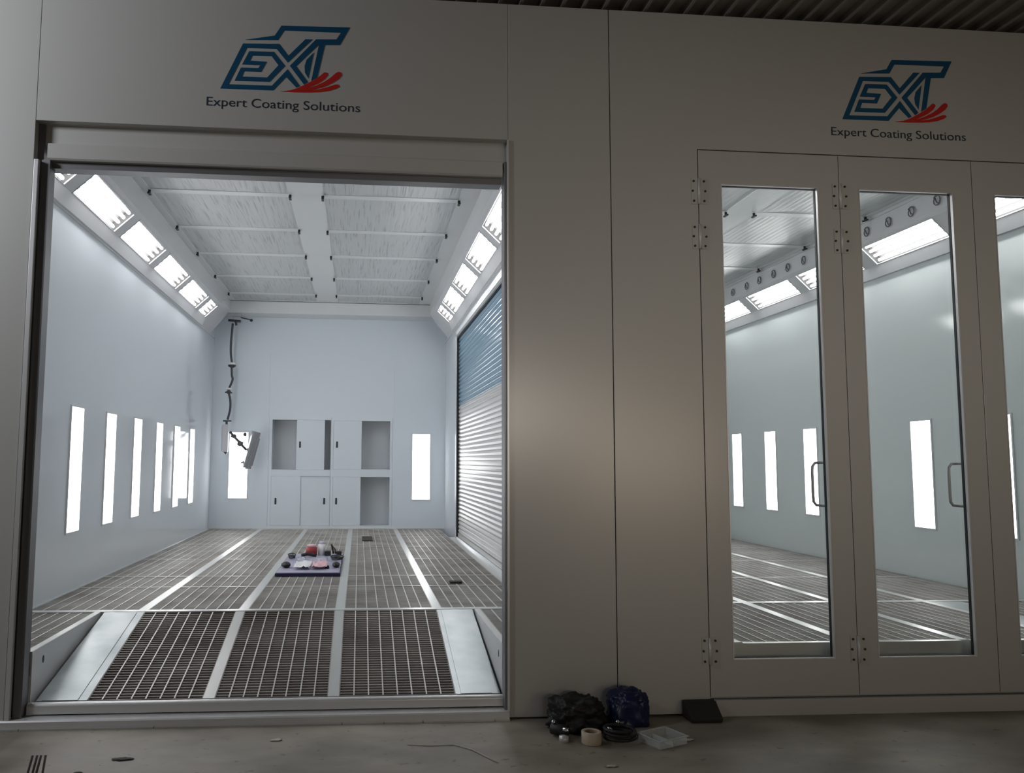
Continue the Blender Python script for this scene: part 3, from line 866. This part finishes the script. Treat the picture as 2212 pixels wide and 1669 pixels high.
for r_, (y0, y1) in enumerate(ROWS2):
    for c, (x0, x1) in enumerate(COLS2):
        if r_ == 0 and c == 3: x0 = 5.27
        if (r_ >= 3 and c == 0) or (r_ >= 4 and c == 1) or (r_ >= 5): continue
        grating(x0, x1, y0, y1, 'grating behind the glazed doors, %s column from right wall, %s row from the doors' % (ORD[3 - c], ORD[r_]), 'floor gratings behind the glazed doors',
                cells=8 if x1 - x0 > 0.7 else 7)
for (a, b_, lb) in ((2.20, 2.482, 'leftmost'), (4.99, 5.262, 'middle')):
    tag(MB().box(a, b_, 0.17, 1.60, FZ - 0.012, FZ).build('floor_plate', M['galv']), 'plain galvanised floor plate seen low in the %s door leaf' % lb, 'steel plate')

# ------------------------------------------------------------------ wire clips on the vertical band
def clip_mesh():
    b = MB()
    pts = []
    for k in range(30):
        a = radians(40 + k * 13.5)
        r = 0.062 - 0.0011 * k
        pts.append((-0.012 - 0.0004 * k, r * 0.9 * cos(a), 0.0 + r * sin(a)))
    b.tube(pts, 0.0062, 6)
    b.tube([pts[-1], (-0.02, -0.002, -0.016), (-0.004, -0.002, -0.016)], 0.006, 6)
    return b


cx = B2R - 0.331
proto = None
clipY = [(2.064, 'fourth'), (2.43, 'third'), (2.786, 'second'), (3.15, 'first')]
far = [3.72, 4.06, 4.42, 4.80, 5.16, 5.55, 5.92, 6.35]
items = [(y, 'looped grey wire clip on the band behind the middle door leaf, %s from its left' % nm) for y, nm in clipY]
items += [(y, 'small wire clip on the band behind the leftmost door leaf, %s from its right' % ORD[k]) for k, y in enumerate(far)]
for y, lab in items:
    if proto is None:
        proto = clip_mesh().build('wire_clip', M['clip']); o = proto
    else:
        o = proto.copy(); COL.objects.link(o)
    o.location = (cx, y, 4.185)
    tag(o, lab, 'clip', 'wire clips on the band behind the glazed doors')

# ------------------------------------------------------------------ hanging infrared dryer
LY = 8.80
k_ = (LY + 5.0757) / (8.0 + 5.0757)
def P(x, z, dy=0.0): return (x * k_, LY + dy, 1.6 + (z - 1.6) * k_)
ir = empty('hanging_infrared_dryer', P(-2.1, 3.9), 'infrared paint dryer on a long jointed hose, hanging from the rear beam', 'infrared lamp')
zb = 4.128
b = MB().box(P(-2.17, 0)[0], P(-1.96, 0)[0], LY - 0.05, LY + 0.05, zb - 0.03, zb)
b.tube([P(-2.09, 3.9), (P(-2.09, 0)[0], LY, zb - 0.02)], 0.012, 8)
b.build('ceiling_mount', M['irlight'], ir)
b = MB().tube([P(-2.17, 3.885), P(-2.06, 3.875), P(-1.97, 3.868)], 0.022, 8)
b.tube([P(-2.05, 3.87), P(-2.04, 3.80)], 0.02, 8)
b.build('trolley', M['darkmetal'], ir)
b = MB().tube([P(-1.97, 3.93), P(-1.82, 3.90)], 0.010, 6); b.blob(P(-1.80, 3.89), (0.028, 0.028, 0.028), 0, flat=False, res=2)
b.build('pull_knob', M['darkmetal'], ir)


def hose(pts, name='hose'):
    P3 = [Vector(p) for p in pts]
    out_ = []
    for i in range(len(P3) - 1):
        p0, p1, p2, p3 = P3[max(i - 1, 0)], P3[i], P3[i + 1], P3[min(i + 2, len(P3) - 1)]
        for t in range(6):
            u = t / 6
            out_.append(0.5 * ((2 * p1) + (-p0 + p2) * u + (2 * p0 - 5 * p1 + 4 * p2 - p3) * u * u + (-p0 + 3 * p1 - 3 * p2 + p3) * u ** 3))
    out_.append(P3[-1])
    return MB().tube(out_, 0.019, 8).build(name, M['cordgrey'], ir)


hose([P(-2.097, 3.83), P(-2.115, 3.55), P(-2.115, 3.35), P(-2.094, 3.19)])
hose([P(-2.094, 3.10), P(-2.088, 2.98), P(-2.075, 2.9), P(-2.13, 2.755)])
hose([P(-2.128, 2.69), P(-2.10, 2.56), P(-2.10, 2.42), P(-2.135, 2.255)])
c = P(-2.09, 3.15)
MB().lathe(c, [(0.0, -0.05), (0.03, -0.05), (0.065, -0.028), (0.068, -0.005), (0.0, 0.0)], 16).build('coupling', M['darkmetal'], ir)
MB().lathe(c, [(0.0, 0.045), (0.05, 0.035), (0.066, 0.0), (0.0, -0.002)], 16).build('coupling_cap', M['white'], ir)
c = P(-2.13, 2.72)
b = MB().lathe(c, [(0.0, -0.05), (0.035, -0.04), (0.04, 0.0), (0.0, 0.03)], 12); b.tube([(c[0] - 0.06, LY, c[2] - 0.02), (c[0] + 0.06, LY, c[2] - 0.03)], 0.012, 6)
b.build('coupling', M['darkmetal'], ir)
MB().lathe((c[0], c[1], c[2] + 0.03), [(0.0, 0.03), (0.045, 0.02), (0.05, 0.0), (0.0, -0.01)], 12).build('coupling_cap', M['white'], ir)
b = MB().tube([P(-2.205, 2.235), P(-2.075, 2.235)], 0.014, 8); b.tube([P(-2.15, 2.23), P(-2.145, 2.10)], 0.02, 8); b.blob(P(-2.145, 2.10), (0.035, 0.03, 0.03), 0, flat=False, res=2)
b.build('yoke', M['darkmetal'], ir)
# left lamp head, upright; right head, tilted
T = Matrix.Translation(P(-2.155, 1.99))
b = MB().tbox(T, -0.055, 0.045, -0.05, 0.03, -0.27, 0.20); b.tbox(T, -0.07, -0.058, -0.03, 0.02, -0.25, 0.18)
b.build('lamp_head', M['irlight'], ir, 0.006)
b = MB().tube([P(-2.215, 1.775), P(-2.175, 1.745), P(-2.135, 1.705)], 0.018, 8)
b.build('handle', M['darkmetal'], ir)
T = Matrix.Translation(P(-1.735, 1.79)) @ Matrix.Rotation(radians(14), 4, 'Y') @ Matrix.Rotation(radians(25), 4, 'Z')
b = MB().tbox(T, -0.075, 0.06, -0.06, 0.03, -0.34, 0.30); 
for kx in (-0.04, 0.0, 0.04): b.tbox(T, kx - 0.004, kx + 0.004, -0.075, -0.055, -0.32, 0.28)
b.tbox(T, 0.05, 0.085, -0.03, 0.06, -0.28, 0.20)
o = b.build('lamp_head', M['ir'], ir, 0.005); o['label'] = 'tilted grey lamp head'
b = MB().tube([P(-2.09, 2.06), P(-2.03, 1.99), P(-1.95, 1.91), P(-1.88, 1.83), P(-1.82, 1.77)], 0.022, 8)
b.blob(P(-2.03, 1.99), (0.05, 0.03, 0.035), 0.3, flat=False, res=2); b.blob(P(-1.92, 1.87), (0.05, 0.03, 0.05), 0.3, seed=2, flat=False, res=2)
b.build('arm', M['darkmetal'], ir)
b = MB().tube([P(-1.90, 1.56), P(-1.87, 1.575), P(-1.83, 1.60)], 0.014, 6); b.tube([P(-1.83, 1.475), P(-1.77, 1.48)], 0.014, 6); b.blob(P(-1.85, 2.02), (0.03, 0.03, 0.035), 0.1, flat=False, res=2)
b.build('handle', M['darkmetal'], ir)

# ------------------------------------------------------------------ board with odds and ends on the floor gratings
zt = FZ + 0.040
bd = empty('tool_board', (-0.51, 4.1, FZ), 'lilac topped board with navy edges lying on the gratings', 'board')
MB().box(-0.845, -0.178, 3.30, 5.0, FZ + 0.001, zt - 0.006).build('board_edge', M['navy'], bd, 0.004)
MB().box(-0.835, -0.190, 3.31, 4.99, zt - 0.006, zt).build('board_top', M['board'], bd)


def item(name, mb, material, label, cat, bevel=0, org=None):
    o = mb.build(name, material, None, bevel, org)
    return tag(o, label, cat)


g = 'things on the tool board'
item('black_pouch', MB().blob((-0.77, 3.72, zt + 0.03), (0.05, 0.09, 0.03), 0.15, flat=False), M['blackbag'], 'black pouch on the front left corner of the board', 'pouch')
item('black_pouch', MB().blob((-0.235, 3.72, zt + 0.03), (0.04, 0.09, 0.03), 0.2, seed=3, flat=False), M['blackbag'], 'black pouch on the front right corner of the board', 'pouch')
item('small_black_knob', MB().lathe((-0.325, 3.62, zt), [(0, 0.03), (0.02, 0.03), (0.024, 0.0), (0, 0)], 12), M['blackbag'], 'tiny black knob beside the front right pouch', 'knob')
def foil(c, sx, sy, h, seed, mat_, name, label, cat):
    vs = []; fs = []; n = 9
    for j in range(n):
        for i in range(n):
            u, v = i / (n - 1) * 2 - 1, j / (n - 1) * 2 - 1
            zz = c[2] + 0.004 + max(0, h * (0.5 + 0.9 * mnoise.noise(Vector((u * 2.1 + seed, v * 2.1, seed)))))
            vs.append((c[0] + u * sx * (1 + 0.15 * mnoise.noise(Vector((v * 2, seed, 0)))), c[1] + v * sy * (1 + 0.15 * mnoise.noise(Vector((u * 2, seed, 3)))), zz))
    for j in range(n - 1):
        for i in range(n - 1):
            a = j * n + i; fs.append((a, a + 1, a + n + 1, a + n))
    m = MB().quadmesh(vs, fs, True)
    o = m.build(name, mat_)
    md = o.modifiers.new('thick', 'SOLIDIFY'); md.thickness = 0.002
    return tag(o, label, cat)


foil((-0.592, 3.74, zt), 0.085, 0.23, 0.05, 1, M['white'], 'crumpled_plastic_bag', 'crumpled white plastic bag at the front of the board', 'plastic bag')
foil((-0.41, 3.74, zt), 0.078, 0.22, 0.05, 5, M['pink'], 'crumpled_paper', 'crumpled pink and white paper at the front of the board', 'paper')
foil((-0.655, 4.27, zt), 0.045, 0.22, 0.03, 8, M['clearish'], 'clear_plastic_sheet', 'pale bluish plastic sheet at the left rear of the board', 'plastic sheet')
foil((-0.45, 4.27, zt), 0.10, 0.22, 0.02, 11, M['clearish'], 'clear_plastic_sheet', 'pale bluish plastic sheet in the middle of the board', 'plastic sheet')
item('black_tool', MB().tube([(-0.67, 4.64, zt + 0.02), (-0.60, 4.67, zt + 0.035), (-0.50, 4.64, zt + 0.02)], 0.02, 8), M['blackbag'], 'long black tool lying across the rear of the board', 'tool')
def can(x, y, r, h, body, cap, name, label, cat):
    e = empty(name, (x, y, zt), label, cat)
    MB().lathe((x, y, zt), [(0, 0.001), (r, 0.001), (r, h * 0.72), (r * 0.8, h * 0.78), (0, h * 0.78)], 16).build('body', body, e)
    MB().lathe((x, y, zt), [(0, h * 0.78), (r * 0.82, h * 0.78), (r * 0.82, h * 0.97), (r * 0.6, h), (0, h)], 16).build('cap', cap, e)
can(-0.565, 4.83, 0.068, 0.13, M['red'], M['pink'], 'red_can', 'red can with pink cap standing at the rear of the board', 'can')
can(-0.442, 4.86, 0.045, 0.17, M['white'], M['clearish'], 'white_bottle', 'white bottle standing beside the red can', 'bottle')
item('black_box', MB().box(-0.40, -0.33, 4.75, 4.85, zt, zt + 0.055), M['blackbag'], 'small black box at the rear of the board right of the bottle', 'box', 0.008)
item('brown_clamp', MB().tube([(-0.30, 4.92, zt + 0.01), (-0.325, 4.9, zt + 0.12), (-0.28, 4.9, zt + 0.06), (-0.27, 4.88, zt + 0.012)], 0.012, 8), M['rust'], 'small brown clamp standing at the rear right of the board', 'clamp')
item('black_box', MB().box(-0.26, -0.20, 4.78, 4.88, zt, zt + 0.05), M['blackbag'], 'small black box in the rear right corner of the board', 'box', 0.008)
cc = MB()
cc.tube([(-0.24 + 0.055 * cos(t * 0.45) * (1 + 0.012 * t), 4.32 + 0.12 * sin(t * 0.45), zt + 0.008 + 0.0012 * t) for t in range(40)], 0.007, 6)
item('coiled_cable', cc, M['blackbag'], 'black cable coiled on the right of the board', 'cable')
cc = MB()
cc.tube([(-0.772 + 0.03 * cos(t * 0.45) * (1 + 0.012 * t), 4.5 + 0.12 * sin(t * 0.45), zt + 0.008 + 0.0012 * t) for t in range(40)], 0.007, 6)
item('coiled_cable', cc, M['blackbag'], 'black cable coiled at the left rear of the board', 'cable')
item('black_pad', MB().box(0.06, 0.215, 6.95, 7.62, FZ + 0.001, FZ + 0.012), M['mat'], 'flat black pad lying on the gratings behind the board', 'pad', 0.003)
item('dark_bracket', MB().box(0.90, 1.02, 2.78, 2.86, FZ + 0.001, FZ + 0.02), M['mat'], 'small dark bracket on the gratings towards the shutter', 'bracket', 0.003)

# ------------------------------------------------------------------ clutter on the hall floor
bg = MB().blob((1.335, -0.175, 0.07), (0.16, 0.125, 0.115), 0.28, 2.6, 4, res=5, boxy=0.75)
item('black_cloth_bag', bg, M['blackbag'], 'black cloth bag slumped on the concrete against the facade', 'bag')
bg = MB().blob((1.67, -0.13, 0.09), (0.12, 0.09, 0.12), 0.20, 2.4, 9, res=5, boxy=0.6)
item('blue_plastic_bag', bg, M['bluebag'], 'dark blue plastic bag against the facade', 'bag')
e = empty('air_tool', (1.20, -0.34, 0), 'small black air tool with bright metal ends beside the black bag', 'tool')
MB().tube([(1.155, -0.30, 0.04), (1.195, -0.33, 0.04), (1.235, -0.36, 0.042)], 0.032, 12).build('body', M['blackbag'], e)
MB().blob((1.165, -0.31, 0.080), (0.014, 0.014, 0.012), 0, flat=False, res=2).build('nut', M['chrome'], e)
MB().tube([(1.205, -0.375, 0.058), (1.235, -0.392, 0.056)], 0.012, 10).build('collar', M['chrome'], e)
b = MB().lathe((1.20, -0.41, 0.0), [(0, 0), (0.026, 0), (0.028, 0.03), (0, 0.034)], 14)
b.build('foot', M['alu'], e)
tp = MB().lathe((1.352, -0.445, 0.001), [(0.036, 0.0), (0.056, 0.0), (0.057, 0.003), (0.057, 0.064), (0.055, 0.066), (0.038, 0.066), (0.036, 0.064), (0.036, 0.0)], 36)
e = empty('tape_roll', (1.352, -0.445, 0), 'roll of beige masking tape standing on the concrete floor', 'tape')
tp.build('tape', M['tape'], e)
MB().lathe((1.352, -0.445, 0.001), [(0.033, 0.001), (0.0355, 0.001), (0.0355, 0.063), (0.033, 0.063), (0.033, 0.001)], 36).build('core', M['tapecore'], e)
e = empty('coiled_hose', (1.56, -0.42, 0), 'black hose coiled on the floor between tape roll and clear box', 'hose')
cc = MB()
cc.tube([(1.53 + 0.088 * (1 + 0.06 * sin(t * 0.13)) * cos(t * 0.3), -0.42 + 0.085 * sin(t * 0.3), 0.012 + 0.0011 * t) for t in range(60)], 0.010, 8)
cc.build('hose', M['blackbag'], e)
b = MB().blob((1.535, -0.36, 0.088), (0.013, 0.013, 0.011), 0, flat=False, res=2); b.tube([(1.455, -0.40, 0.072), (1.475, -0.43, 0.066)], 0.008, 8)
b.build('fitting', M['chrome'], e)
# clear plastic tray, open box shape
T = Matrix.Translation((1.765, -0.465, 0.002)) @ Matrix.Rotation(radians(24), 4, 'Z')
e = empty('clear_plastic_box', (1.725, -0.455, 0), 'clear empty plastic box lying on the concrete floor', 'box')
b = MB(); L, W_, H = 0.105, 0.085, 0.045
b.tbox(T, -L, L, -W_, W_, 0, 0.003); b.tbox(T, -L, -L + 0.003, -W_, W_, 0.003, H); b.tbox(T, L - 0.003, L, -W_, W_, 0.003, H)
b.tbox(T, -L, L, -W_, -W_ + 0.003, 0.003, H); b.tbox(T, -L, L, W_ - 0.003, W_, 0.003, H)
b.build('box_walls', M['clearbox'], e)
b = MB(); t = 0.009
b.tbox(T, -L - t, -L, -W_ - t, W_ + t, H - 0.002, H + 0.002); b.tbox(T, L, L + t, -W_ - t, W_ + t, H - 0.002, H + 0.002)
b.tbox(T, -L, L, -W_ - t, -W_, H - 0.002, H + 0.002); b.tbox(T, -L, L, W_, W_ + t, H - 0.002, H + 0.002)
b.tbox(T, -0.004, 0.002, -W_, W_, 0.003, H * 0.6)
b.build('rim', M['clearrim'], e)
item('dark_rubber_block', MB().prism_x([(-0.15, 0.0), (-0.16, 0.03), (-0.06, 0.105), (-0.006, 0.105), (-0.006, 0.0)], 2.07, 2.275), M['mat'], 'dark rubber block pushed against the foot of the facade', 'block', 0.01)
for (x, y, s_, col, lb) in ((-0.45, -0.29, 0.022, 'scrap', 'pale paper scrap on the concrete before the sill'), (-1.99, -0.33, 0.02, 'scrap', 'pale paper scrap on the concrete by the left jamb'),
                            (1.92, -0.43, 0.03, 'scrap', 'pale scrap right of the clear plastic box'), (1.36, -0.80, 0.018, 'scrap', 'tan scrap on the concrete below the tape roll'),
                            (-1.24, -0.53, 0.035, 'mat', 'dark leaf shaped scrap on the concrete left of the ramp middle'), (-1.41, -0.71, 0.014, 'mat', 'tiny dark lump on the concrete at the lower left')):
    o = MB().blob((x, y, 0.003), (s_ * 1.5, s_ * 0.7, 0.004), 0.5, 2.5, x * 10).build('floor_scrap', M[col])
    tag(o, lb, 'scrap', 'scraps on the concrete floor')
item('thin_wire', MB().tube([(0.295, -0.413, 0.004),(0.425, -0.437, 0.004),(0.557, -0.430, 0.004),(0.651, -0.516, 0.004),(0.712, -0.625, 0.004),(0.762, -0.716, 0.004)], 0.003, 6), M['scrap'], 'thin bent wire lying on the concrete in front of the sill', 'wire')
# thin rods standing at the lower left
e = empty('rod_bundle', (-1.45, -1.3, 0), 'bundle of thin brown rods standing on the floor at the lower left corner', 'rods')
for (x0, x1) in ((-1.455, -1.475), (-1.435, -1.452), (-1.418, -1.437), (-1.398, -1.388)):
    MB().tube([(x0, -1.20, 0.262), (x1, -1.34, 0.003)], 0.0055, 8).build('rod', M['rust'], e)
